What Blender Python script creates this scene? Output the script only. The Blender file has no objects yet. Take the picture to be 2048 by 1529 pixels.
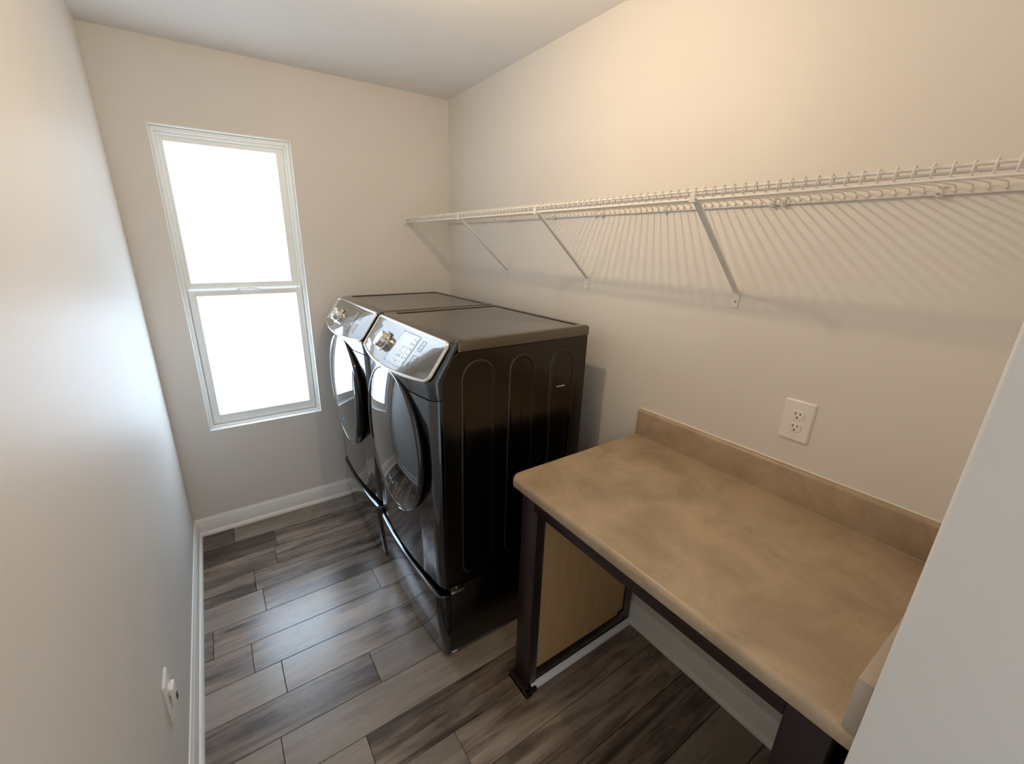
import bpy, bmesh, math, random
from mathutils import Vector, Matrix
random.seed(7)
S = bpy.context.scene
COL = S.collection

# ------------------------------------------------------------------ camera, world, light, exposure
W, H = 1.7015, 2.5102           # room width, ceiling height; window wall at y = 0, room runs to -y
YE = -3.45                      # rear end of the passage behind the camera
XP, YP = 1.0327, -2.6291        # corner of the partition wall beside the counter

cam = bpy.data.cameras.new('camera')
co = bpy.data.objects.new('camera', cam); COL.objects.link(co); S.camera = co
co.location = (0.2874, -2.6964, 1.6684)
co.rotation_euler = (1.256, -0.017, -0.5816)
cam.sensor_width = 36; cam.sensor_fit = 'HORIZONTAL'
cam.lens = 36 * 846.98 / 2048
cam.shift_x = 35.88 / 2048
cam.clip_start = 0.01

wd = bpy.data.worlds.new('world'); S.world = wd; wd.use_nodes = True
wd.node_tree.nodes['Background'].inputs[0].default_value = (0.78, 0.90, 1.0, 1)
WORLD = 1.0
wd.node_tree.nodes['Background'].inputs[1].default_value = WORLD

LAMP = (0.92, -1.56, 2.265)      # warm ceiling lamp in the laundry
LAMP_W = 13.2
FILL = (0.52, -3.10, 2.265)      # added neutral fill lamp behind the camera, an invented source
FILL_W = 1.0
WIN_UP, WIN_LOW = 2.6, 9.6      # how bright daylight makes the two frosted panes

S.view_settings.view_transform = 'Standard'
S.view_settings.look = 'None'
S.view_settings.gamma = 1
S.view_settings.use_curve_mapping = False
S.view_settings.exposure = 0.10
S.cycles.max_bounces = 10
S.cycles.diffuse_bounces = 6
S.cycles.sample_clamp_indirect = 6
S.cycles.use_denoising = True

def point(name, loc, watts, col, r):
    l = bpy.data.lights.new(name, 'POINT'); l.energy = watts; l.color = col; l.shadow_soft_size = r
    o = bpy.data.objects.new(name, l); COL.objects.link(o); o.location = loc
    return o
point('lamp_light', LAMP, LAMP_W, (1.0, 0.74, 0.47), 0.022)
point('fill_light', FILL, FILL_W, (1.0, 0.90, 0.80), 0.08)

# ------------------------------------------------------------------ materials
def mat(name, col, rough=0.5, metal=0.0, spec=0.5, coat=0.0, coat_rough=0.05):
    m = bpy.data.materials.new(name); m.use_nodes = True
    b = m.node_tree.nodes['Principled BSDF']
    b.inputs['Base Color'].default_value = (*col, 1)
    b.inputs['Roughness'].default_value = rough
    b.inputs['Metallic'].default_value = metal
    b.inputs['Specular IOR Level'].default_value = spec
    b.inputs['Coat Weight'].default_value = coat
    b.inputs['Coat Roughness'].default_value = coat_rough
    return m
def nd(m, t, **kw):
    n = m.node_tree.nodes.new(t)
    for k, v in kw.items():
        if k in n.inputs: n.inputs[k].default_value = v
        else: setattr(n, k, v)
    return n
def lk(m, a, b): m.node_tree.links.new(a, b)
def bsdf(m): return m.node_tree.nodes['Principled BSDF']
def bump(m, height, strength, dist=0.002):
    b = nd(m, 'ShaderNodeBump'); b.inputs['Strength'].default_value = strength; b.inputs['Distance'].default_value = dist
    lk(m, height, b.inputs['Height']); lk(m, b.outputs[0], bsdf(m).inputs['Normal'])

def wall_paint(name, col, rough=0.55):
    m = mat(name, col, rough, spec=0.35)
    tc = nd(m, 'ShaderNodeTexCoord')
    n1 = nd(m, 'ShaderNodeTexNoise'); n1.inputs['Scale'].default_value = 260; n1.inputs['Detail'].default_value = 3
    lk(m, tc.outputs['Object'], n1.inputs['Vector'])
    bump(m, n1.outputs[0], 0.10, 0.0015)
    n2 = nd(m, 'ShaderNodeTexNoise'); n2.inputs['Scale'].default_value = 1.7; n2.inputs['Detail'].default_value = 2
    lk(m, tc.outputs['Object'], n2.inputs['Vector'])
    r = nd(m, 'ShaderNodeValToRGB')
    r.color_ramp.elements[0].position = .3; r.color_ramp.elements[1].position = .7
    r.color_ramp.elements[0].color = (*[c * .975 for c in col], 1); r.color_ramp.elements[1].color = (*[min(1, c * 1.02) for c in col], 1)
    lk(m, n2.outputs[0], r.inputs[0]); lk(m, r.outputs[0], bsdf(m).inputs['Base Color'])
    return m
M = {}
M['wall'] = wall_paint('greige wall paint', (0.775, 0.745, 0.70), 0.5)
M['ceil'] = wall_paint('ceiling paint', (0.80, 0.79, 0.77), 0.8)
M['trim'] = mat('white trim paint', (0.90, 0.885, 0.86), 0.35)
M['vinyl'] = mat('white window vinyl', (0.90, 0.92, 0.90), 0.35)
M['plate'] = mat('white plastic', (0.86, 0.83, 0.80), 0.35)
M['slot'] = mat('dark socket slot', (0.02, 0.018, 0.016), 0.6)
M['wire'] = mat('white vinyl coated wire', (0.82, 0.79, 0.74), 0.35)
M['clip'] = mat('pale plastic clip', (0.75, 0.75, 0.70), 0.3)
M['steel'] = mat('screw steel', (0.45, 0.45, 0.44), 0.35, 1.0)
M['caulk'] = mat('cream caulk', (0.85, 0.80, 0.70), 0.4)
M['gap'] = mat('dark subfloor', (0.018, 0.014, 0.012), 0.9)
M['lampglass'] = mat('lamp glass', (0.9, 0.88, 0.84), 0.3)
b = bsdf(M['lampglass']); b.inputs['Emission Color'].default_value = (1, 0.85, 0.62, 1); b.inputs['Emission Strength'].default_value = 3.0

# dark machine finishes
def dark_metal(name, col, rough, bumpy=0.0, coat=0.6):
    m = mat(name, col, rough, 1.0, coat=coat, coat_rough=0.08)
    if bumpy:
        tc = nd(m, 'ShaderNodeTexCoord')
        n = nd(m, 'ShaderNodeTexNoise'); n.inputs['Scale'].default_value = 900; lk(m, tc.outputs['Object'], n.inputs['Vector'])
        bump(m, n.outputs[0], bumpy, 0.0004)
    return m
M['fascia'] = dark_metal('black stainless front', (0.085, 0.090, 0.100), 0.16)
M['lid'] = dark_metal('bronze black lid', (0.16, 0.135, 0.105), 0.24, 0.05, 0.4)
M['side'] = dark_metal('dark painted side', (0.055, 0.047, 0.038), 0.27, 0.08, 0.3)
M['drawer'] = dark_metal('black stainless drawer', (0.075, 0.08, 0.09), 0.10)
M['doorglass'] = mat('dark mirror door glass', (0.135, 0.155, 0.178), 0.035, 1.0, coat=0.8, coat_rough=0.02)
M['doorrim'] = mat('gloss black door rim', (0.012, 0.012, 0.014), 0.12, coat=0.8)
M['chrome'] = mat('chrome', (0.78, 0.76, 0.73), 0.10, 1.0)
M['satin'] = mat('satin chrome', (0.72, 0.69, 0.64), 0.22, 1.0)
M['panelglass'] = mat('control panel glass', (0.21, 0.22, 0.235), 0.09, 1.0, coat=1.0, coat_rough=0.02)
M['screen'] = mat('display screen', (0.27, 0.28, 0.29), 0.05, 1.0, coat=1.0, coat_rough=0.01)
M['icon'] = mat('pale printed icons', (0.75, 0.78, 0.80), 0.4)
M['iconline'] = mat('grey printed outline', (0.42, 0.44, 0.46), 0.4)
M['rubber'] = mat('black plastic', (0.012, 0.012, 0.012), 0.5)
M['foot'] = mat('pale rubber foot', (0.62, 0.66, 0.58), 0.6)
M['blue'] = mat('blue sticker', (0.12, 0.50, 0.95), 0.25)  # colour of the reflection painted on the door glass

# cabinet finishes
def wood(name, c0, c1, rough, scale, axis):
    m = mat(name, c0, rough)
    tc = nd(m, 'ShaderNodeTexCoord'); mp = nd(m, 'ShaderNodeMapping')
    sc = [scale * 10] * 3; sc[axis] = scale * .8; mp.inputs['Scale'].default_value = sc
    n = nd(m, 'ShaderNodeTexNoise'); n.inputs['Scale'].default_value = 3; n.inputs['Detail'].default_value = 6; n.inputs['Distortion'].default_value = .4
    lk(m, tc.outputs['Object'], mp.inputs[0]); lk(m, mp.outputs[0], n.inputs['Vector'])
    r = nd(m, 'ShaderNodeValToRGB'); r.color_ramp.elements[0].position = .3; r.color_ramp.elements[1].position = .72
    r.color_ramp.elements[0].color = (*c0, 1); r.color_ramp.elements[1].color = (*c1, 1)
    lk(m, n.outputs[0], r.inputs[0]); lk(m, r.outputs[0], bsdf(m).inputs['Base Color'])
    return m
M['espresso'] = wood('espresso stained wood', (0.012, 0.0055, 0.006), (0.024, 0.010, 0.0095), 0.32, 2.0, 2)
M['ply'] = wood('tan panel', (0.52, 0.30, 0.125), (0.58, 0.345, 0.15), 0.55, 1.2, 2)

# laminate
def laminate():
    m = mat('taupe laminate', (0.3, 0.24, 0.18), 0.34, spec=0.5)
    tc = nd(m, 'ShaderNodeTexCoord')
    n = nd(m, 'ShaderNodeTexNoise'); n.inputs['Scale'].default_value = 5.5; n.inputs['Detail'].default_value = 7; n.inputs['Roughness'].default_value = .62; n.inputs['Distortion'].default_value = .5
    lk(m, tc.outputs['Object'], n.inputs['Vector'])
    r = nd(m, 'ShaderNodeValToRGB')
    e = r.color_ramp.elements; e[0].position = .30; e[0].color = (0.290, 0.215, 0.140, 1); e[1].position = .74; e[1].color = (0.500, 0.385, 0.260, 1)
    k = e.new(.5); k.color = (0.395, 0.298, 0.200, 1)
    lk(m, n.outputs[0], r.inputs[0])
    n2 = nd(m, 'ShaderNodeTexNoise'); n2.inputs['Scale'].default_value = 160; n2.inputs['Detail'].default_value = 2
    lk(m, tc.outputs['Object'], n2.inputs['Vector'])
    mx = nd(m, 'ShaderNodeMixRGB', blend_type='OVERLAY'); mx.inputs[0].default_value = .10
    lk(m, r.outputs[0], mx.inputs[1]); lk(m, n2.outputs[0], mx.inputs[2]); lk(m, mx.outputs[0], bsdf(m).inputs['Base Color'])
    return m
M['lam'] = laminate()
M['lamlight'] = mat('sheen-lightened laminate', (0.42, 0.35, 0.29), 0.4)  # laminate paled to carry the grazing reflection on the end splash

# floor planks
def plank_mat(name, dark, light, mid, contrast=1.0):
    m = mat(name, mid, 0.30, spec=0.75)
    tc = nd(m, 'ShaderNodeTexCoord'); oi = nd(m, 'ShaderNodeObjectInfo')
    ml = nd(m, 'ShaderNodeMath', operation='MULTIPLY'); ml.inputs[1].default_value = 37.0; lk(m, oi.outputs['Random'], ml.inputs[0])
    def noise(sx, sy, det, dis, rough=.6):
        mp = nd(m, 'ShaderNodeMapping'); mp.inputs['Scale'].default_value = (sx, sy, 1)
        n = nd(m, 'ShaderNodeTexNoise', noise_dimensions='4D'); n.inputs['Scale'].default_value = 1; n.inputs['Detail'].default_value = det
        n.inputs['Distortion'].default_value = dis; n.inputs['Roughness'].default_value = rough
        lk(m, tc.outputs['Object'], mp.inputs[0]); lk(m, mp.outputs[0], n.inputs['Vector']); lk(m, ml.outputs[0], n.inputs['W'])
        return n
    n1 = noise(1.9, 20, 8, .9); n2 = noise(6, 90, 5, .5); n3 = noise(2.6, 6, 4, 1.3)
    r = nd(m, 'ShaderNodeValToRGB'); e = r.color_ramp.elements
    e[0].position = .39; e[0].color = (*dark, 1); e[1].position = .63; e[1].color = (*light, 1); k = e.new(.5); k.color = (*mid, 1)
    a = nd(m, 'ShaderNodeMath', operation='MULTIPLY'); a.inputs[1].default_value = .62; lk(m, n1.outputs[0], a.inputs[0])
    c = nd(m, 'ShaderNodeMath', operation='MULTIPLY'); c.inputs[1].default_value = .14; lk(m, n2.outputs[0], c.inputs[0])
    d = nd(m, 'ShaderNodeMath', operation='MULTIPLY_ADD'); d.inputs[1].default_value = .24; lk(m, n3.outputs[0], d.inputs[0]); lk(m, c.outputs[0], d.inputs[2])
    s = nd(m, 'ShaderNodeMath', operation='ADD'); lk(m, a.outputs[0], s.inputs[0]); lk(m, d.outputs[0], s.inputs[1])
    # small brightness difference from plank to plank
    o2 = nd(m, 'ShaderNodeMapRange'); o2.inputs[3].default_value = -.045; o2.inputs[4].default_value = .045; lk(m, oi.outputs['Random'], o2.inputs[0])
    s2 = nd(m, 'ShaderNodeMath', operation='ADD'); lk(m, s.outputs[0], s2.inputs[0]); lk(m, o2.outputs[0], s2.inputs[1])
    lk(m, s2.outputs[0], r.inputs[0]); lk(m, r.outputs[0], bsdf(m).inputs['Base Color'])
    rr = nd(m, 'ShaderNodeMapRange'); rr.inputs[1].default_value = .3; rr.inputs[2].default_value = .7; rr.inputs[3].default_value = .22; rr.inputs[4].default_value = .33
    lk(m, n1.outputs[0], rr.inputs[0]); lk(m, rr.outputs[0], bsdf(m).inputs['Roughness'])
    bump(m, s.outputs[0], .30, .003)
    return m
M['plank'] = plank_mat('weathered brown plank', (0.055, 0.036, 0.026), (0.38, 0.30, 0.235), (0.18, 0.134, 0.102))
M['planklight'] = plank_mat('plain pale plank', (0.21, 0.170, 0.137), (0.32, 0.268, 0.22), (0.265, 0.218, 0.178))
M['plankdark'] = plank_mat('dark plank', (0.040, 0.025, 0.019), (0.17, 0.125, 0.095), (0.085, 0.058, 0.045))

# frosted panes: daylight behind ribbed obscured glass; the gradient is the blurred view outside (sky above, house and ground below)
def frosted(name, z0, z1, c0, c1, s0, s1):
    m = mat(name, (.8, .8, .8), .12)
    tc = nd(m, 'ShaderNodeTexCoord'); sp = nd(m, 'ShaderNodeSeparateXYZ'); lk(m, tc.outputs['Object'], sp.inputs[0])
    mr = nd(m, 'ShaderNodeMapRange'); mr.inputs[1].default_value = z0; mr.inputs[2].default_value = z1; lk(m, sp.outputs[2], mr.inputs[0])
    n = nd(m, 'ShaderNodeTexNoise'); n.inputs['Scale'].default_value = 3.0; n.inputs['Detail'].default_value = 1; lk(m, tc.outputs['Object'], n.inputs['Vector'])
    ad = nd(m, 'ShaderNodeMath', operation='MULTIPLY_ADD'); ad.inputs[1].default_value = .5; ad.inputs[2].default_value = -.25; lk(m, n.outputs[0], ad.inputs[0])
    sm = nd(m, 'ShaderNodeMath', operation='ADD', use_clamp=True); lk(m, mr.outputs[0], sm.inputs[0]); lk(m, ad.outputs[0], sm.inputs[1])
    r = nd(m, 'ShaderNodeValToRGB'); r.color_ramp.elements[0].color = (*c0, 1); r.color_ramp.elements[1].color = (*c1, 1); r.color_ramp.interpolation = 'EASE'
    lk(m, sm.outputs[0], r.inputs[0])
    st = nd(m, 'ShaderNodeMapRange'); st.inputs[3].default_value = s0; st.inputs[4].default_value = s1; lk(m, sm.outputs[0], st.inputs[0])
    lk(m, r.outputs[0], bsdf(m).inputs['Emission Color']); lk(m, st.outputs[0], bsdf(m).inputs['Emission Strength'])
    bsdf(m).inputs['Base Color'].default_value = (.05, .05, .05, 1)
    return m
M['paneup'] = frosted('frosted pane upper', 0, .67, (.78, .89, 1.0), (.80, .90, 1.0), WIN_UP * .55, WIN_UP * 1.3)
M['panelow'] = frosted('frosted pane lower', 0, .66, (.66, .82, 1.0), (.62, .81, 1.0), WIN_LOW * .9, WIN_LOW)

# ------------------------------------------------------------------ mesh helpers
def wl(o):
    v = Vector((0, 0, 0))
    while o is not None: v = v + o.location; o = o.parent
    return v
def new(name, me, m, parent=None, smooth=False, at=None):
    """link a mesh whose vertices are in world coordinates; the object's origin goes to `at` (or its parent's origin)"""
    base = wl(parent) if parent is not None else Vector((0, 0, 0))
    org = Vector(at) if at is not None else base
    me.transform(Matrix.Translation(-org))
    if m is not None: me.materials.append(m)
    if smooth:
        me.polygons.foreach_set('use_smooth', [True] * len(me.polygons))
    o = bpy.data.objects.new(name, me); COL.objects.link(o)
    if parent is not None: o.parent = parent
    o.location = org - base
    return o
def from_bm(name, bm, m, parent=None, smooth=False, at=None, auto=None):
    bmesh.ops.recalc_face_normals(bm, faces=bm.faces)
    me = bpy.data.meshes.new(name); bm.to_mesh(me); bm.free()
    o = new(name, me, m, parent, smooth or auto is not None, at)
    if auto is not None: me.set_sharp_from_angle(angle=math.radians(auto))
    return o
def bm_box(bm, x0, x1, y0, y1, z0, z1, bev=0.0, seg=2):
    r = bmesh.ops.create_cube(bm, size=1)
    vs = r['verts']
    for v in vs:
        v.co = Vector(((x0 + x1) / 2 + v.co.x * (x1 - x0), (y0 + y1) / 2 + v.co.y * (y1 - y0), (z0 + z1) / 2 + v.co.z * (z1 - z0)))
    if bev:
        es = list({e for v in vs for e in v.link_edges})
        bmesh.ops.bevel(bm, geom=es, offset=bev, segments=seg, affect='EDGES', profile=.5)
def box(name, x, y, z, m, parent=None, bev=0.0, seg=2, at=None):
    bm = bmesh.new(); bm_box(bm, min(x), max(x), min(y), max(y), min(z), max(z), bev, seg)
    return from_bm(name, bm, m, parent, at=at, auto=35)
def bm_tube(bm, pts, r, n=8, closed=False):
    pts = [Vector(p) for p in pts]; rings = []; N = len(pts); up = None
    for i, p in enumerate(pts):
        if closed: t = (pts[(i + 1) % N] - pts[i - 1])
        else: t = (pts[min(i + 1, N - 1)] - pts[max(i - 1, 0)])
        t.normalize()
        if up is None:
            up = Vector((0, 0, 1)) if abs(t.z) < .9 else Vector((0, 1, 0))
        a = up - t * up.dot(t); a.normalize(); b2 = t.cross(a); up = a
        rr = r[i] if isinstance(r, (list, tuple)) else r
        rings.append([bm.verts.new(p + a * rr * math.cos(k * 2 * math.pi / n) + b2 * rr * math.sin(k * 2 * math.pi / n)) for k in range(n)])
    M_ = N if closed else N - 1
    for i in range(M_):
        A, B = rings[i], rings[(i + 1) % N]
        for k in range(n): bm.faces.new((A[k], A[(k + 1) % n], B[(k + 1) % n], B[k]))
    if not closed:
        bm.faces.new(rings[0]); bm.faces.new(rings[-1])
def tube(name, pts, r, m, parent=None, n=8, closed=False, at=None):
    bm = bmesh.new(); bm_tube(bm, pts, r, n, closed)
    return from_bm(name, bm, m, parent, at=at, auto=50)
def bm_prism(bm, poly, axis, a0, a1):
    """extrude a closed 2-D outline along an axis; outline coordinates are the two other axes in x,y,z order"""
    def P(u, v, a):
        c = [u, v]; c.insert(axis, a); return Vector(c)
    A = [bm.verts.new(P(u, v, a0)) for u, v in poly]; B = [bm.verts.new(P(u, v, a1)) for u, v in poly]
    n = len(poly)
    bm.faces.new(A); bm.faces.new(B[::-1])
    for i in range(n): bm.faces.new((A[i], A[(i + 1) % n], B[(i + 1) % n], B[i]))
def prism(name, poly, axis, a0, a1, m, parent=None, auto=35, at=None):
    bm = bmesh.new(); bm_prism(bm, poly, axis, a0, a1)
    return from_bm(name, bm, m, parent, at=at, auto=auto)
def bm_lathe_x(bm, prof, c, n=64, sy=1.0, sz=1.0):
    """revolve (radius, x) about the x axis through c"""
    rings = []
    for r, x in prof:
        if r < 1e-6: rings.append([bm.verts.new((c[0] + x, c[1], c[2]))])
        else: rings.append([bm.verts.new((c[0] + x, c[1] + sy * r * math.cos(2 * math.pi * k / n), c[2] + sz * r * math.sin(2 * math.pi * k / n))) for k in range(n)])
    for A, B in zip(rings, rings[1:]):
        if len(A) == 1 and len(B) == 1: continue
        for k in range(n):
            k2 = (k + 1) % n
            if len(A) == 1: bm.faces.new((A[0], B[k], B[k2]))
            elif len(B) == 1: bm.faces.new((A[k], A[k2], B[0]))
            else: bm.faces.new((A[k], A[k2], B[k2], B[k]))
def rrect(w, h, r, n=6, cx=0, cy=0):
    out = []
    for (sx, sy, a0) in ((1, 1, 0), (-1, 1, 90), (-1, -1, 180), (1, -1, 270)):
        for k in range(n + 1):
            a = math.radians(a0 + 90 * k / n)
            out.append((cx + sx * (w / 2 - r) + r * math.cos(a), cy + sy * (h / 2 - r) + r * math.sin(a)))
    return out
def thing(name, loc, label, cat, group=None):
    o = bpy.data.objects.new(name, None); COL.objects.link(o); o.location = loc; o.empty_display_size = .1
    o['label'] = label; o['category'] = cat
    if group: o['group'] = group
    return o
def struct(o, label, cat):
    o['kind'] = 'structure'; o['label'] = label; o['category'] = cat; return o
def link_mesh(name, me, parent, loc):
    o = bpy.data.objects.new(name, me); COL.objects.link(o)
    if parent is not None: o.parent = parent
    o.location = loc; return o

# ------------------------------------------------------------------ room shell
T = 0.12
WX0, WX1, WZ0, WZ1 = 0.1628, 0.7653, 0.6343, 2.1697   # window opening
# window wall with a real opening
bm = bmesh.new()
for (a, b_, c, d) in ((-T, WX0, 0, H), (WX1, W + T, 0, H), (WX0, WX1, 0, WZ0), (WX0, WX1, WZ1, H)):
    bm_box(bm, a, b_, 0, T, c, d)
bmesh.ops.remove_doubles(bm, verts=bm.verts, dist=1e-5)
struct(from_bm('wall_back', bm, M['wall']), 'greige end wall holding the tall frosted window', 'wall')
struct(box('wall_left', (-T, 0), (YE - T, 0), (0, H), M['wall']), 'long greige side wall opposite the wire shelf', 'wall')
struct(box('wall_right', (W, W + T), (YP, 0), (0, H), M['wall']), 'greige wall behind machines, counter and wire shelf', 'wall')
# partition: its end faces the passage; slightly rounded drywall corner
RC = .005
poly = [(W + T, YP), (XP + RC, YP)] + [(XP + RC - RC * math.sin(math.radians(a)), YP - RC + RC * math.cos(math.radians(a))) for a in (10, 20, 30, 40, 50, 60, 70, 80)] + [(XP, YP - RC), (XP, YE - T), (W + T, YE - T)]
struct(prism('wall_partition', poly, 2, 0, H, M['wall'], auto=5), 'plain grey greige partition wall at the near end of the counter', 'wall')
# the passage ends in an open doorway towards the daylit rooms of the house
RDX0, RDX1, RDZ = 0.06, 0.97, 2.30
bm = bmesh.new()
for (a, b_, c, d) in ((0, RDX0, 0, H), (RDX1, XP, 0, H), (RDX0, RDX1, RDZ, H)): bm_box(bm, a, b_, YE - T, YE, c, d)
bmesh.ops.remove_doubles(bm, verts=bm.verts, dist=1e-5)
struct(from_bm('wall_rear', bm, M['wall']), 'greige wall with an open doorway behind the viewpoint', 'wall')
struct(box('ceiling', (-T, W + T), (YE - T, T), (H, H + T), M['ceil']), 'flat off-white ceiling', 'ceiling')

# floor: dark base with single planks lying on it
floor = box('floor', (-T, W + T), (YE - T, T), (-.06, -.006), M['gap'])
struct(floor, 'brown and grey wood-look plank floor', 'floor')
PW = 0.157
joints = {0: [.181], 1: [.383], 3: [.248, 1.45], 5: [.06, .778], 8: [.614], 9: [.25, 1.45], 10: [.504], 11: [.773]}
special = {(0, 0): 'plankdark', (8, 1): 'planklight', (5, 2): 'planklight', (10, 0): 'planklight', (9, 0): 'planklight', (1, 0): 'plankdark', (7, 0): 'planklight'}
me_cache = {}
row = -1; y = -.022 + PW
while y > YE:
    k = row
    xs_ = sorted(joints.get(k, [random.uniform(.15, 1.15)]))
    xmax = W + .02 if y > YP else XP + .02
    if k not in joints and random.random() < .5: xs_.append(xs_[-1] + .85)
    edges = [-.02] + [x for x in xs_ if x < xmax - .05] + [xmax]
    for i, (a, b_) in enumerate(zip(edges, edges[1:])):
        L = round(b_ - a, 3)
        mk = special.get((k, i)) or random.choice(['plank'] * 9 + ['planklight'])
        y1, y0 = min(y, 0.02), max(y - PW, YE - .02)
        key = (L, mk, round(y1 - y0, 3))
        if key not in me_cache:
            bm = bmesh.new(); g = .0008
            bm_box(bm, g - L / 2, L / 2 - g, -(y1 - y0) / 2 + g, (y1 - y0) / 2 - g, -.008, 0, .0012, 1)
            me = bpy.data.meshes.new('plank'); bm.to_mesh(me); bm.free(); me.materials.append(M[mk]); me_cache[key] = me
        link_mesh('plank', me_cache[key], floor, ((a + b_) / 2, (y0 + y1) / 2, 0))
    y -= PW; row += 1

# baseboards: extruded profile with shoe moulding; (depth, z)
BP = [(0, 0), (.027, 0), (.0265, .008), (.023, .016), (.017, .0215), (.0135, .0225), (.0135, .080), (.0115, .084), (.0115, .090), (.0085, .094), (.0065, .102), (.004, .107), (0, .107)]
def base_back(): return prism('baseboard_back', [(-d, z) for d, z in BP], 0, 0, W, M['trim'])
struct(base_back(), 'white baseboard with shoe moulding under the window', 'baseboard')
struct(prism('baseboard_left', [(d, z) for d, z in BP], 1, YE, 0, M['trim']), 'white baseboard along the long left wall', 'baseboard')
struct(prism('baseboard_right', [(W - d, z) for d, z in BP], 1, YP, 0, M['trim']), 'white baseboard under the counter and behind the machines', 'baseboard')
struct(prism('baseboard_partition', [(XP - d, z) for d, z in BP], 1, YE, YP - .002, M['trim']), 'white baseboard at the foot of the partition wall', 'baseboard')

# ------------------------------------------------------------------ window
win = bpy.data.objects.new('window_1', None); COL.objects.link(win); win.location = (WX0, 0, WZ0)
struct(win, 'tall white vinyl single-hung window with frosted panes', 'window')
def ring(name, x0, x1, z0, z1, l, r_, b_, t, y0, y1, m, parent, bev=.0015):
    bm = bmesh.new()
    bm_box(bm, x0, x0 + l, y0, y1, z0, z1, bev, 1); bm_box(bm, x1 - r_, x1, y0, y1, z0, z1, bev, 1)
    bm_box(bm, x0 + l, x1 - r_, y0, y1, z0, z0 + b_, bev, 1); bm_box(bm, x0 + l, x1 - r_, y0, y1, z1 - t, z1, bev, 1)
    return from_bm(name, bm, m, parent, auto=35)
# white lining of the opening, flush with the wall
ring('window_jamb', WX0 - .0005, WX1 + .0005, WZ0 - .0005, WZ1 + .0005, .006, .006, .006, .006, -.0015, .10, M['vinyl'], win)
fr = ring('window_frame', WX0 + .006, WX1 - .006, WZ0 + .006, WZ1 - .006, .016, .016, .014, .018, .028, .10, M['vinyl'], win)
ring('window_track', WX0 + .022, WX1 - .022, WZ0 + .020, WZ1 - .024, .010, .010, .010, .012, .045, .10, M['vinyl'], win)
up = ring('upper_sash', WX0 + .030, WX1 - .030, 1.415, WZ1 - .032, .018, .040, .030, .028, .066, .088, M['vinyl'], win)
lo = ring('lower_sash', WX0 + .027, WX1 - .027, WZ0 + .026, 1.408, .036, .034, .052, .030, .036, .062, M['vinyl'], win, .003)
def pane(name, x0, x1, z0, z1, yy, m, parent):
    bm = bmesh.new(); bm_box(bm, x0, x1, yy, yy + .006, z0, z1)
    return from_bm(name, bm, m, parent, at=(x0, yy, z0))
pane('pane', WX0 + .040, WX1 - .060, 1.436, WZ1 - .052, .076, M['paneup'], up)
pane('pane', WX0 + .055, WX1 - .055, WZ0 + .070, 1.386, .050, M['panelow'], lo)
# curved finger lift in the middle of the check rail
pts = [(WX0 + .262 + .09 * t, .034 - .014 * math.sin(math.pi * t), 1.410 + .006 * math.sin(math.pi * t)) for t in [i / 10 for i in range(11)]]
tube('sash_lift', pts, .005, M['vinyl'], lo)
box('keeper', (WX0 + .25, WX0 + .275), (.040, .060), (1.408, 1.416), M['vinyl'], lo, .002)
box('keeper', (WX1 - .05, WX1 - .04), (.040, .050), (1.408, 1.412), M['steel'], lo, .001)

# ------------------------------------------------------------------ ceiling lamps (one above the frame, an added fill lamp behind the camera)
def ceiling_lamp(x, y, label):
    t = thing('ceiling_lamp', (x, y, H), label, 'lamp')
    bm = bmesh.new(); n = 40
    def lathe_z(prof):
        rings = [[bm.verts.new((x + r * math.cos(2 * math.pi * k / n), y + r * math.sin(2 * math.pi * k / n), z)) for k in range(n)] for r, z in prof]
        for A, B in zip(rings, rings[1:]):
            for k in range(n): bm.faces.new((A[k], A[(k + 1) % n], B[(k + 1) % n], B[k]))
        bm.faces.new(rings[0]); bm.faces.new(rings[-1])
    lathe_z([(.05, H - .001), (.065, H - .002), (.068, H - .018), (.055, H - .024), (.010, H - .028), (.009, H - .125), (.020, H - .13), (.021, H - .165), (.014, H - .17)])
    from_bm('canopy', bm, M['trim'], t, auto=40)
    bm = bmesh.new()
    lathe_z([(.010, H - .168), (.014, H - .175), (.020, H - .19), (.022, H - .20), (.019, H - .213), (.008, H - .221)])
    from_bm('bulb', bm, M['lampglass'], t, auto=60)
    return t
ceiling_lamp(LAMP[0], LAMP[1], 'small round ceiling lamp above the washing machines')
ceiling_lamp(FILL[0], FILL[1], 'added round fill lamp in the passage behind the viewpoint')

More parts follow.
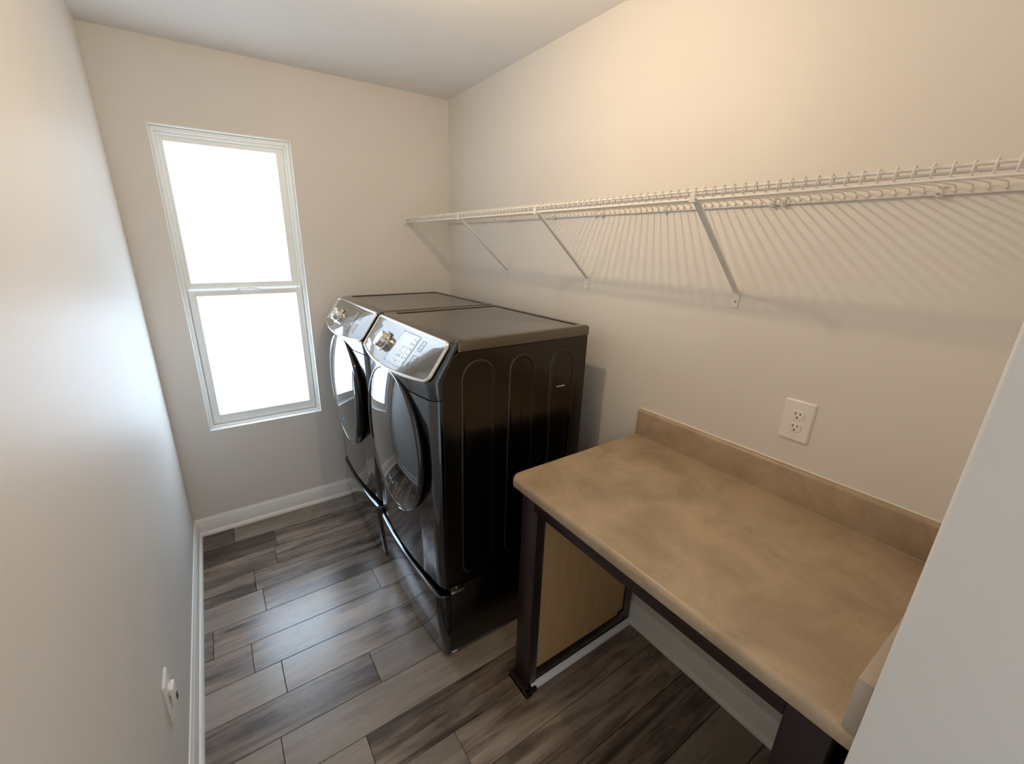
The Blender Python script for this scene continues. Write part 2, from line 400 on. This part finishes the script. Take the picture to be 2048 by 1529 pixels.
# ------------------------------------------------------------------ laundry machines on pedestals
XB = 1.552                       # back of the machines
HWD = .341                       # half width
def plan(xe, bulge, xs, r=.045, hw=HWD, n=20):
    """plan outline (x, dy): near side seam, rounded corner, bowed front, rounded corner, far side seam"""
    rx = min(r, xs - xe - .001)
    fx = lambda d: xe - bulge * (1 - (d / hw) ** 2)
    c = hw - r; xc = fx(c)
    half = [(xs, hw), (xc + rx + (xs - xc - rx) * .1, hw)] + [(xc + rx * (1 - math.sin(math.radians(15 * k))), c + r * math.cos(math.radians(15 * k))) for k in range(1, 7)]
    return [(x, -d) for x, d in half] + [(fx(-c + 2 * c * k / n), -c + 2 * c * k / n) for k in range(1, n)] + half[::-1]
def machine(yc, label, washer):
    name = 'washing_machine' if washer else 'tumble_dryer'
    t = thing(name, (1.22, yc, 0), label, 'washing machine' if washer else 'tumble dryer')
    Y0, Y1 = yc - HWD, yc + HWD
    # --- pedestal
    ped = box('pedestal', (.905, XB), (Y0 + .001, Y1 - .001), (.022, .350), M['side'], t, .003)
    pl = plan(.868, .022, .903, .035); pl2 = plan(.868, .022, .903, .035)
    def loft(name_, levels, m, parent, auto=40, cap=True):
        bm = bmesh.new(); rows = []
        for z, p in levels: rows.append([bm.verts.new((x, yc + d, z)) for x, d in p])
        for A, B in zip(rows, rows[1:]):
            for k in range(len(A) - 1): bm.faces.new((A[k], A[k + 1], B[k + 1], B[k]))
            bm.faces.new((A[-1], A[0], B[0], B[-1]))
        if cap: bm.faces.new(rows[0]); bm.faces.new(rows[-1])
        return from_bm(name_, bm, m, parent, auto=auto)
    dr = loft('drawer', [(.020, plan(.878, .020, .903, .035)), (.026, plan(.873, .020, .903, .035)), (.318, plan(.851, .016, .903, .035)), (.327, plan(.853, .016, .903, .035)), (.331, plan(.859, .016, .903, .035))], M['drawer'], ped)
    box('label_plate', (.884, .896), (Y0 - .0012, Y0), (.235, .300), M['satin'] if False else M['lid'], ped)
    for fx_ in (.925, 1.50):
        for fy in (Y0 + .03, Y1 - .03):
            bm = bmesh.new(); bmesh.ops.create_cone(bm, segments=16, radius1=.021, radius2=.016, depth=.022, cap_ends=True, matrix=Matrix.Translation((fx_, fy, .011)))
            from_bm('foot', bm, M['foot'], ped, auto=40)
    box('bracket', (.905, .962), (Y0 - .002, Y0), (.334, .360), M['lid'], ped, .0005)
    box('bracket_lip', (.905, .964), (Y0 - .006, Y0), (.330, .334), M['satin'], ped, .0005)
    bm = bmesh.new(); bmesh.ops.create_cone(bm, segments=12, radius1=.005, radius2=.004, depth=.004, cap_ends=True, matrix=Matrix.Translation((.928, Y0 - .003, .352)) @ Matrix.Rotation(math.pi / 2, 4, 'X'))
    from_bm('screw', bm, M['steel'], ped, auto=40)
    # --- cabinet (sides, back) with the sloped front edge under the console
    prof = [(.888, .366), (XB, .366), (XB, 1.322), (.947, 1.322), (.921, 1.303), (.884, 1.228), (.888, 1.16)]
    cab = prism('cabinet', prof, 1, Y0 + .001, Y1 - .001, M['side'], t)
    bv = cab.modifiers.new('bevel', 'BEVEL'); bv.width = .003; bv.segments = 2; bv.limit_method = 'ANGLE'
    # embossed arches on both sides
    for sgn, ys in ((-1, Y0 + .001), (1, Y1 - .001)):
        for (a, b_, zt, zb) in ((.958, 1.100, 1.288, .395), (1.160, 1.280, 1.284, .40), (1.357, 1.486, 1.280, .41)):
            w_ = b_ - a; r = w_ / 2; cx_ = (a + b_) / 2
            def outline(k):
                rr = r - k; o_ = [(cx_ + rr * math.cos(math.radians(q)), zt - r + rr * math.sin(math.radians(q))) for q in range(0, 181, 12)]
                rb = .045
                o_ += [(a + k + rb - rb * math.sin(math.radians(q)) , zb + k + rb - rb * math.cos(math.radians(q))) for q in (90, 60, 30, 0)]
                o_ += [(b_ - k - rb + rb * math.sin(math.radians(q)), zb + k + rb - rb * math.cos(math.radians(q))) for q in (0, 30, 60, 90)]
                return o_
            bm = bmesh.new(); rings = []
            for k, h in ((0, 0), (.003, .0030), (.007, .0035), (.012, .001), (.018, .001)):
                rings.append([bm.verts.new((x, ys + sgn * h, z)) for x, z in outline(k)])
            for A, B in zip(rings, rings[1:]):
                for q in range(len(A)): bm.faces.new((A[q], A[(q + 1) % len(A)], B[(q + 1) % len(A)], B[q]))
            bm.faces.new(rings[-1])
            from_bm('embossed_arch', bm, M['side'], cab, auto=60)
    if not washer:
        box('vent_slot', (1.395, 1.438), (Y0 - .0035, Y0 + .001), (1.122, 1.128), M['satin'], cab, .001)
    # --- lower front panel and console band above it (seam at z 1.16)
    xs = .887
    loft('front_panel', [(.364, plan(.880, .012, xs, .04)), (.368, plan(.872, .022, xs, .045)), (.380, plan(.866, .030, xs, .045)), (.7, plan(.862, .036, xs, .045)), (1.1585, plan(.855, .038, xs, .045)), (1.160, plan(.857, .038, xs, .045))], M['fascia'], t)
    # console: ruled surface from the band up and back to the lid
    C = [(1.1625, .857, .038, xs), (1.164, .855, .038, xs), (1.205, .851, .040, .885), (1.226, .848, .040, .884),
         (1.236, .851, .038, .888), (1.245, .858, .036, .892), (1.300, .893, .016, .922), (1.345, .920, .003, .952), (1.356, .929, .001, .957), (1.361, .940, 0, .960)]
    loft('console', [(z, plan(xe, bu, max(xs_, xe + .004), min(.045, .02 + .025 * (bu / .04)))) for z, xe, bu, xs_ in C], M['lid'] if False else M['fascia'], t, auto=30)
    # control surface
    def Sf(u, v, off=.003):
        """u -1..1 along the width, v 0..1 up the slope; slightly proud of the console"""
        z = 1.232 + .120 * v - .016 * (1 - v) * (1 - u * u)
        x = .838 + .084 * v - (1 - v) * .040 * (1 - u * u) - v * .003 * (1 - u * u)
        n_ = Vector((-.81, 0, .58))
        return Vector((x, yc + u * .333, z)) + n_ * off
    out = []
    for px_, py_ in rrect(2.0, 1.0, .0, 1): pass
    def outline_uv(sx, sv):
        # rounded rectangle in metric-like units: width .666, slope length .150
        return [(q[0] / .333, q[1] / .150 + .5) for q in rrect(.666 * sx, .150 * sv, .022, 7)]
    def dens(poly):
        o_ = []
        for (a, b_) in zip(poly, poly[1:] + poly[:1]):
            o_.append(a)
            L = abs(a[0] - b_[0])
            if L > .3:
                for k in range(1, 12): o_.append((a[0] + (b_[0] - a[0]) * k / 12, a[1] + (b_[1] - a[1]) * k / 12))
        return o_
    ol = dens(outline_uv(1, 1))
    cp = tube('control_frame', [Sf(u, v, .003) for u, v in ol], .0062, M['satin'], t, n=10, closed=True)
    bm = bmesh.new(); rings = []
    for s_ in (.985, .8, .6, .4, .2): rings.append([bm.verts.new(Sf(u * s_, .5 + (v - .5) * s_, .004)) for u, v in ol])
    for A, B in zip(rings, rings[1:]):
        for k in range(len(A)): bm.faces.new((A[k], A[(k + 1) % len(A)], B[(k + 1) % len(A)], B[k]))
    cv = bm.verts.new(Sf(0, .5, .004))
    for k in range(len(ol)): bm.faces.new((rings[-1][k], rings[-1][(k + 1) % len(ol)], cv))
    gl = from_bm('control_glass', bm, M['panelglass'], t, auto=40)
    nrm = Vector((-.81, 0, .58)).normalized(); upv = Vector((.58, 0, .81)).normalized()
    # knob (far side of the panel), with a toothed collar
    ku = .34; kc = Sf(ku, .47, .004)
    R_ = Matrix.Identity(4)
    zq = nrm.to_track_quat('Z', 'Y').to_matrix().to_4x4()
    def disc(name_, prof, m, parent, c, n=40, teeth=0, auto=35):
        bm = bmesh.new(); rings = []
        for r, h in prof:
            rings.append([bm.verts.new(Matrix.Translation(c) @ zq @ Vector((r * (1 + (.05 if teeth and k % 2 else 0)) * math.cos(2 * math.pi * k / n), r * (1 + (.05 if teeth and k % 2 else 0)) * math.sin(2 * math.pi * k / n), h))) for k in range(n)])
        for A, B in zip(rings, rings[1:]):
            for k in range(n): bm.faces.new((A[k], A[(k + 1) % n], B[(k + 1) % n], B[k]))
        bm.faces.new(rings[-1]); bm.faces.new(rings[0])
        return from_bm(name_, bm, m, parent, auto=auto)
    disc('knob_collar', [(.042, 0), (.042, .006), (.038, .009)], M['satin'], gl, kc, 36, 1)
    kn = disc('knob', [(.035, .006), (.034, .030), (.032, .034), (.030, .035), (.027, .0335), (.020, .0335)], M['satin'], t, kc)
    # display with outline, icon rows and two small framed buttons
    def patch(name_, u0, u1, v0, v1, m, off, parent):
        bm = bmesh.new(); g = []
        for i in range(7): g.append([bm.verts.new(Sf(u0 + (u1 - u0) * i / 6, v0 + (v1 - v0) * j / 3, off)) for j in range(4)])
        for i in range(6):
            for j in range(3): bm.faces.new((g[i][j], g[i + 1][j], g[i + 1][j + 1], g[i][j + 1]))
        return from_bm(name_, bm, m, parent, smooth=True)
    sc = patch('display', -.42, .02, .17, .86, M['screen'], .0052, gl)
    def outline(name_, u0, u1, v0, v1, parent, r=.0007, m=M['iconline']):
        P = [(u0, v0), (u1, v0), (u1, v1), (u0, v1)]; pts_ = []
        for a, b_ in zip(P, P[1:] + P[:1]):
            for k in range(5): pts_.append(Sf(a[0] + (b_[0] - a[0]) * k / 5, a[1] + (b_[1] - a[1]) * k / 5, .0058))
        return tube(name_, pts_, r, m, parent, n=4, closed=True)
    outline('display_outline', -.43, .03, .12, .90, gl)
    outline('button_outline', -.52, -.60, .60, .84, gl)
    outline('button_outline', -.52, -.62, .18, .48, gl)
    # printed icons: short pale strokes in two columns beside the display's near edge
    bm = bmesh.new(); rnd = random.Random(3)
    def stroke(u, v, du, dv, w_=.0016):
        a = Sf(u, v, .0062); b2 = Sf(u + du, v + dv, .0062); d = (b2 - a); 
        if d.length < 1e-6: return
        s_ = d.normalized().cross(nrm) * w_ / 2
        bm.faces.new([bm.verts.new(p) for p in (a - s_, b2 - s_, b2 + s_, a + s_)])
    for col in (-.385, -.32, -.25, -.18):
        for rowv in (.22, .33, .44, .55, .66, .76):
            if col > -.3 and rowv > .58: continue
            for q in range(3):
                stroke(col + rnd.uniform(-.014, .014), rowv + rnd.uniform(-.025, .025), rnd.choice((.026, -.02, 0)), rnd.choice((0, .05, .04)), .0018)
    for (u, v) in ((-.56, .66), (-.56, .74), (-.57, .27), (-.57, .35), (-.57, .41)):
        stroke(u - .015, v, .03, .0, .0016); stroke(u, v - .02, 0, .04, .0014)
    if washer:
        for rowv in (.25, .38, .5, .62, .75): stroke(.20, rowv, -.04, 0, .0016); stroke(.47, rowv, .04, 0, .0016)
    from_bm('printed_icons', bm, M['icon'], gl)['kind'] = 'stuff'
    # --- lid with slightly sunk centre
    lx0, lx1 = .945, XB + .004; lz = 1.3625
    ol2 = rrect(lx1 - lx0, 2 * (HWD + .003), .008, 4, (lx0 + lx1) / 2, yc)
    bm = bmesh.new(); rings = []
    cx_ = (lx0 + lx1) / 2
    def scl(p, k): 
        sx = ((lx1 - lx0) / 2 - k) / ((lx1 - lx0) / 2); sy = (HWD + .003 - k) / (HWD + .003)
        return (cx_ + (p[0] - cx_) * sx, yc + (p[1] - yc) * sy)
    for k, z in ((.004, 1.3225), (0, 1.3235), (0, 1.352), (.003, 1.359), (.009, lz), (.030, lz + .0005), (.034, lz - .0035), (.040, lz - .0040)):
        rings.append([bm.verts.new((*scl(p, k), z)) for p in ol2])
    for A, B in zip(rings, rings[1:]):
        for k in range(len(A)): bm.faces.new((A[k], A[(k + 1) % len(A)], B[(k + 1) % len(A)], B[k]))
    bm.faces.new(rings[0]); bm.faces.new(rings[-1])
    lid = from_bm('lid', bm, M['lid'], t, auto=25)
    tube('lid_gasket', [(x, y_, lz - .0032) for x, y_ in [scl(p, .034) for p in ol2]], .0016, M['rubber'], lid, n=5, closed=True)
    # --- door
    dz = .903; dx = .822; R0 = .285
    door = thing('door', (dx, yc, dz), '', ''); del door['label']; del door['category']
    door.parent = t; door.location = Vector((dx, yc, dz)) - wl(t)
    bm = bmesh.new()
    bm_lathe_x(bm, [(R0 - .012, .016), (R0, .010), (R0 + .002, .002), (R0, -.006), (R0 - .005, -.010), (R0 - .010, -.010), (R0 - .014, -.007), (R0 - .016, .002)], (dx, yc, dz), 80, 1.0, 1.085)
    from_bm('door_rim', bm, M['doorrim'], door, auto=50)
    bm = bmesh.new(); prof_ = []
    for k in range(17):
        r = (R0 - .013) * (1 - k / 16); prof_.append((r, -.007 - .036 * (1 - (r / (R0 - .013)) ** 2)))
    bm_lathe_x(bm, prof_, (dx, yc, dz), 80, 1.0, 1.085)
    dg = from_bm('door_glass', bm, M['doorglass'], door, smooth=True)
    # chrome sliver standing in for the highlight at the foot of the rim
    pts_ = [(dx - .009, yc + (R0 - .003) * math.sin(math.radians(a)), dz - 1.085 * (R0 - .003) * math.cos(math.radians(a))) for a in range(-22, -10, 2)]
    tube('rim_glint', pts_, .0025, M['chrome'], door, n=6)
    # blue display reflection, painted as strokes low on the glass
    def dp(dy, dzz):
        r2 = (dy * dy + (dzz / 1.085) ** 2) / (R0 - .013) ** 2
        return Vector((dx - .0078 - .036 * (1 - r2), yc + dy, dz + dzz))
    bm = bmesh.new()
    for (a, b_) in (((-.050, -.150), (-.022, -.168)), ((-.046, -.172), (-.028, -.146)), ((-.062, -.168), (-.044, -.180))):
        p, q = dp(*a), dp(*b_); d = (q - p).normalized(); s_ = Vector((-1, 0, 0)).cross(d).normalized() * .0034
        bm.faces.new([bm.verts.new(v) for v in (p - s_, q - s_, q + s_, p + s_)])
    st = from_bm('reflection_mark', bm, M['blue'], door); sol = st.modifiers.new('thick', 'SOLIDIFY'); sol.thickness = .0006
    if washer:
        # deep gripping lip along the near lower side of the rim
        bm = bmesh.new(); rr = []
        A_ = [(-58 + 88 * k / 22) for k in range(23)]
        for k, a in enumerate(A_):
            f = math.sin(math.pi * k / 22) ** .6; rr.append(.004 + .013 * f)
        bm_tube(bm, [(dx - .010, yc - (R0 - .010) * math.cos(math.radians(a)), dz + 1.085 * (R0 - .010) * math.sin(math.radians(a))) for a in A_], rr, 10)
        from_bm('door_handle', bm, M['doorrim'], door, auto=60)
        # black disc standing in for a dark recess at the console's far edge
        bm = bmesh.new(); bmesh.ops.create_cone(bm, segments=20, radius1=.018, radius2=.018, depth=.004, cap_ends=True, matrix=Matrix.Translation(Sf(.86, .42, .006)) @ zq)
        from_bm('dark_recess', bm, M['rubber'], gl, auto=40)
    return t
machine((-.7704 - .0875) / 2, 'black front-loading washer on a drawer pedestal, standing next to the window wall', True)
machine((-1.4851 - .8032) / 2, 'black front-loading dryer on a drawer pedestal, standing nearer the counter', False)

# ------------------------------------------------------------------ counter
ZC, XF, YL, YR = .9244, 1.0427, -1.674, -2.6284
ct = thing('countertop', (XF, (YL + YR) / 2, ZC - .038), 'mottled taupe laminate countertop with rounded front edge and low backsplash', 'countertop')
r1, r2 = .014, .005
zt, zb = ZC, ZC - .038
prof = [(W - .002, zt), (XF + r1, zt)] + [(XF + r1 - r1 * math.sin(math.radians(a)), zt - r1 + r1 * math.cos(math.radians(a))) for a in (18, 36, 54, 72, 90)] + \
       [(XF + r2 - r2 * math.cos(math.radians(a)), zb + r2 - r2 * math.sin(math.radians(a))) for a in (0, 45, 90)] + [(XF + .03, zb), (XF + .03, zb + .018), (W - .002, zb + .018)]
# rounded near-left corner: extrude with a shrinking front
bm = bmesh.new()
secs = []
for k in range(7):
    a = math.radians(90 * k / 6); secs.append((YL - .022 * (1 - math.cos(a)) if False else YL - .022 + .022 * math.sin(a), .022 * (1 - math.cos(a))))
secs = sorted([(YL - .022 + .022 * math.sin(math.radians(q)), .022 * (1 - math.cos(math.radians(q)))) for q in (0, 18, 36, 54, 72, 90)], key=lambda s: s[0])
secs = [(YR, 0)] + secs
rows = []
for yy, dxx in secs:
    rows.append([bm.verts.new((x + (dxx if x < XF + .029 else (dxx if x < XF + .05 else 0)), yy, z)) for x, z in prof])
n_ = len(prof)
for A, B in zip(rows, rows[1:]):
    for k in range(n_): bm.faces.new((A[k], A[(k + 1) % n_], B[(k + 1) % n_], B[k]))
bm.faces.new(rows[0]); bm.faces.new(rows[-1])
from_bm('worktop', bm, M['lam'], ct, auto=30)
BS = .1106
bp_ = [(W - .002, ZC - .001), (W - .021, ZC - .001), (W - .020, ZC + BS - .012), (W - .0185, ZC + BS - .005), (W - .014, ZC + BS - .001), (W - .009, ZC + BS), (W - .002, ZC + BS)]
prism('backsplash', bp_, 1, YR, YL, M['lam'], ct, auto=50)
tube('caulk_bead', [(W - .0015, YL + .002, ZC + BS + .0005), (W - .0015, YR, ZC + BS + .0005)], .0022, M['caulk'], ct, n=8)
tube('caulk_bead', [(W - .0205, YL + .002, ZC + .0005), (W - .0205, YR, ZC + .0005)], .0018, M['lamlight'], ct, n=6)
sp_ = box('side_splash', (XF + .001, W - .022), (YR, YR + .020), (ZC - .001, ZC + .106), M['lamlight'], ct, .002)
sp_['label'] = 'end splash with painted-in sheen against the partition wall'

# base: stained frame with a tan panel at the far end, apron, and a post at the near end
cb = thing('counter_base', (1.09, -2.15, 0), 'dark espresso wooden counter frame with a tan end panel', 'counter frame')
YPF = -1.774                     # face of the end panel's frame
post = box('post', (1.085, 1.125), (-1.692, YPF), (.0, zb), M['espresso'], cb, .002)
sh = bmesh.new(); bm_box(sh, 1.064, 1.085, -1.684, -1.796, 0, .016, .004, 2); bm_box(sh, 1.064, 1.118, -1.796, -1.776, 0, .016, .004, 2)
from_bm('shoe_moulding', sh, M['espresso'], cb, auto=40)
box('back_stile', (1.634, 1.683), (-1.700, YPF + .006), (.012, zb), M['espresso'], cb, .001)
box('bottom_rail', (1.125, 1.634), (-1.700, YPF + .006), (.012, .074), M['espresso'], cb, .001)
box('top_rail', (1.125, 1.634), (-1.700, YPF + .006), (.80, zb), M['espresso'], cb, .001)
e_ = box('end_panel', (1.120, 1.640), (-1.704, YPF + .012), (.06, .82), M['ply'], cb); e_['label'] = 'tan unfinished panel'
e_ = box('outer_panel', (1.086, 1.683), (-1.696, -1.690), (.012, zb), M['espresso'], cb)
q_ = [(YPF + .004, 0), (YPF - .014, 0), (YPF - .0135, .006), (YPF - .010, .014), (YPF - .004, .020), (YPF + .004, .022)]
prism('floor_strip', q_, 0, 1.100, W - .028, M['trim'], cb)['label'] = 'white strip along the foot of the end panel'
box('corner_block', (1.605, 1.640), (YPF + .004, YPF + .014), (.070, .090), M['espresso'], cb, .001)
box('apron', (1.068, 1.086), (-1.776, -2.5295), (.828, zb), M['espresso'], cb, .001)
box('post', (1.068, 1.125), (-2.530, -2.603), (0, zb), M['espresso'], cb, .002)
box('end_board', (1.125, W - .030), (-2.575, -2.597), (.012, zb), M['espresso'], cb, .001)

# ------------------------------------------------------------------ wire shelf
XS, ZS = 1.3922, 1.8121
sh = thing('wire_shelf', (XS, 0, ZS), 'long white wire shelf on diagonal braces high on the right wall', 'shelf')
YN = YP + .006
zr = ZS - .006
def rail(x, z, r=.0032): tube('rail', [(x, -.006, z), (x, YN, z)], r, M['wire'], sh, n=8)
rail(XS + .004, ZS - .002); rail(XS + .001, ZS - .023, .0034); rail(XS + .016, ZS - .011, .003)
box('shade_band_rail', (W - .009, W - .004), (-.006, YN), (ZS - .022, ZS - .009), M['wire'], sh, .001)  # back rail broadened into a strip that stands in for the shadow band
# one cross wire, then copies every inch
bm = bmesh.new()
path = [(W - .0105, -.018), (W - .011, -.012), (W - .016, -.006), (W - .027, -.004), (W - .10, -.007), (XS + .012, -.0195), (XS + .001, -.0185), (XS - .0035, -.016), (XS - .0035, -.003), (XS - .0025, .003), (XS + .002, .0055), (XS + .007, .0045), (XS + .011, -.001), (XS + .0125, -.009)]
bm_tube(bm, [(x - XS, 0, z) for x, z in path], .0017, 6)
bmesh.ops.recalc_face_normals(bm, faces=bm.faces)
wme = bpy.data.meshes.new('cross_wire'); bm.to_mesh(wme); bm.free(); wme.materials.append(M['wire'])
wme.polygons.foreach_set('use_smooth', [True] * len(wme.polygons))
yy = -.016
while yy > YN + .005:
    link_mesh('cross_wire', wme, sh, (0, yy, 0)); yy -= .0254
# braces
for k, b_y in enumerate((-.690, -1.308, -1.972)):
    top = Vector((XS + .006, b_y, ZS - .024)); foot = Vector((W - .006, b_y, 1.532))
    d = (foot - top).normalized(); nn = Vector((-d.z, 0, d.x)) * -1
    bm = bmesh.new(); w2 = .0085
    # folded steel strip: a face with two narrow flanges
    sec = [(-w2, .0), (-w2, .006), (-w2 + .0015, .006), (-w2 + .0015, .0015), (w2 - .0015, .0015), (w2 - .0015, .006), (w2, .006), (w2, .0)]
    A = [bm.verts.new(top + Vector((0, 1, 0)) * s - nn * h) for s, h in sec]; B = [bm.verts.new(foot + Vector((0, 1, 0)) * s - nn * h) for s, h in sec]
    bm.faces.new(A); bm.faces.new(B[::-1])
    for q in range(len(sec)): bm.faces.new((A[q], A[(q + 1) % len(sec)], B[(q + 1) % len(sec)], B[q]))
    br = from_bm('brace', bm, M['wire'], sh, auto=30)
    bm = bmesh.new(); bm_prism(bm, [(p[0] + b_y, p[1] + 1.514) for p in rrect(.020, .056, .006, 3)], 0, W - .0035, W - .0005)
    from_bm('foot_plate', bm, M['wire'], br, auto=40)
    for zz in (1.506,):
        bm = bmesh.new(); bmesh.ops.create_cone(bm, segments=12, radius1=.004, radius2=.003, depth=.003, cap_ends=True, matrix=Matrix.Translation((W - .004, b_y, zz)) @ Matrix.Rotation(-math.pi / 2, 4, 'Y'))
        from_bm('screw', bm, M['steel'], br, auto=40)
    # saddle gripping the front lip
    bm = bmesh.new(); bm_box(bm, XS - .008, XS + .012, b_y - .010, b_y + .010, ZS - .030, ZS - .026, .001, 1); bm_box(bm, XS - .008, XS - .005, b_y - .007, b_y + .007, ZS - .027, ZS - .006, .001, 1)
    from_bm('saddle', bm, M['clip'], br, auto=35)
# wall clips with round heads
for cy in (-.445, -.708, -.744, -1.072, -1.335, -1.371, -1.671, -2.029, -2.058, -2.379):
    bm = bmesh.new()
    bm_box(bm, W - .016, W - .0005, cy - .006, cy + .006, ZS - .022, ZS - .002, .002, 1)
    bmesh.ops.create_cone(bm, segments=16, radius1=.0085, radius2=.006, depth=.016, cap_ends=True, matrix=Matrix.Translation((W - .0085, cy, ZS - .020)) @ Matrix.Rotation(-math.pi / 2, 4, 'Y'))
    c_ = from_bm('wall_clip', bm, M['clip'], sh, auto=40)
    bm = bmesh.new(); bmesh.ops.create_cone(bm, segments=12, radius1=.0035, radius2=.003, depth=.002, cap_ends=True, matrix=Matrix.Translation((W - .0172, cy, ZS - .020)) @ Matrix.Rotation(-math.pi / 2, 4, 'Y'))
    from_bm('screw', bm, M['steel'], c_, auto=40)
# end bracket on the window wall
bm = bmesh.new()
bm_box(bm, XS - .010, XS - .002, -.012, -.0005, ZS - .028, ZS + .004, .001, 1)
bm_box(bm, XS - .034, XS - .010, -.003, -.0005, ZS + .000, ZS + .018, .001, 1)
bm_box(bm, XS - .016, XS + .030, -.012, -.0005, ZS - .036, ZS - .030, .001, 1)
eb = from_bm('end_bracket', bm, M['wire'], sh, auto=35)
bm = bmesh.new(); bmesh.ops.create_cone(bm, segments=12, radius1=.0035, radius2=.003, depth=.002, cap_ends=True, matrix=Matrix.Translation((XS - .024, -.0038, ZS + .010)) @ Matrix.Rotation(math.pi / 2, 4, 'X'))
from_bm('screw', bm, M['steel'], eb, auto=40)

# ------------------------------------------------------------------ wall outlets
def outlet(label, side, y_far, y_near, z0, z1, plug=False):
    """duplex receptacle; side +1 on the right wall (faces -x), -1 on the left wall (faces +x)"""
    xw = W if side > 0 else 0.0; s = -side
    cy, cz = (y_far + y_near) / 2, (z0 + z1) / 2; w_, h_ = abs(y_far - y_near), z1 - z0
    t = thing('wall_outlet', (xw, cy, cz), label, 'electrical outlet')
    def slab(name_, ol, x0, x1, m, parent, ins=.0):
        bm = bmesh.new()
        A = [bm.verts.new((xw + s * x0, cy + a, cz + b_)) for a, b_ in ol]
        mid = [bm.verts.new((xw + s * (x0 + (x1 - x0) * .35), cy + a, cz + b_)) for a, b_ in ol]
        ca = sum(p[0] for p in ol) / len(ol); cb_ = sum(p[1] for p in ol) / len(ol)
        wx = max(p[0] for p in ol) - ca; wz = max(p[1] for p in ol) - cb_
        B = [bm.verts.new((xw + s * x1, cy + ca + (a - ca) * (1 - ins / wx), cz + cb_ + (b_ - cb_) * (1 - ins / wz))) for a, b_ in ol]
        n = len(ol)
        for P, Q in ((A, mid), (mid, B)):
            for k in range(n): bm.faces.new((P[k], P[(k + 1) % n], Q[(k + 1) % n], Q[k]))
        bm.faces.new(A); bm.faces.new(B)
        return from_bm(name_, bm, m, parent, auto=25)
    slab('cover_plate', rrect(w_, h_, .003, 3), .0003, .0065, M['plate'], t, .004)
    for zc_ in (.0195, -.0195):
        f = []
        for k in range(32):
            a = 2 * math.pi * k / 32; f.append((max(-.0165, min(.0165, .0172 * math.cos(a) * 1.06)), zc_ + max(-.0135, min(.0135, .0172 * math.sin(a)))))
        rc = slab('receptacle', f, .004, .0085, M['plate'], t, .0008)
        bm = bmesh.new()
        for dy, hh in ((-.0062 * s, .0085), (.0062 * s, .007)):
            bm_box(bm, xw + s * .0078, xw + s * .0088, cy + dy - .0011, cy + dy + .0011, cz + zc_ + .004 - hh / 2, cz + zc_ + .004 + hh / 2)
        bmesh.ops.create_cone(bm, segments=12, radius1=.0026, radius2=.0026, depth=.001, cap_ends=True, matrix=Matrix.Translation((xw + s * .0083, cy, cz + zc_ - .0075)) @ Matrix.Rotation(math.pi / 2, 4, 'Y'))
        from_bm('socket_holes', bm, M['slot'], rc)
    bm = bmesh.new(); bmesh.ops.create_cone(bm, segments=12, radius1=.003, radius2=.002, depth=.001, cap_ends=True, matrix=Matrix.Translation((xw + s * .0068, cy, cz)) @ Matrix.Rotation(-s * -math.pi / 2, 4, 'Y'))
    from_bm('screw', bm, M['plate'], t, auto=40)
    return t
outlet('white duplex outlet on the right wall above the counter backsplash', 1, -2.180, -2.261, 1.1155, 1.2425)
ol_ = outlet('white duplex outlet low on the left wall with a small plug-in block', -1, -1.400, -1.481, .330, .470)
pa = thing('plug_in_block', (.0085, -1.4405, .400), 'small white plug-in block in the low outlet on the left wall', 'adapter')
bm = bmesh.new(); bm_box(bm, .0088, .020, -1.462, -1.424, .372, .436, .003, 2)
from_bm('housing', bm, M['plate'], pa, auto=40)
bm = bmesh.new(); bm_box(bm, .0202, .0215, -1.452, -1.436, .382, .400, .0005, 1)
from_bm('socket_holes', bm, M['slot'], pa)
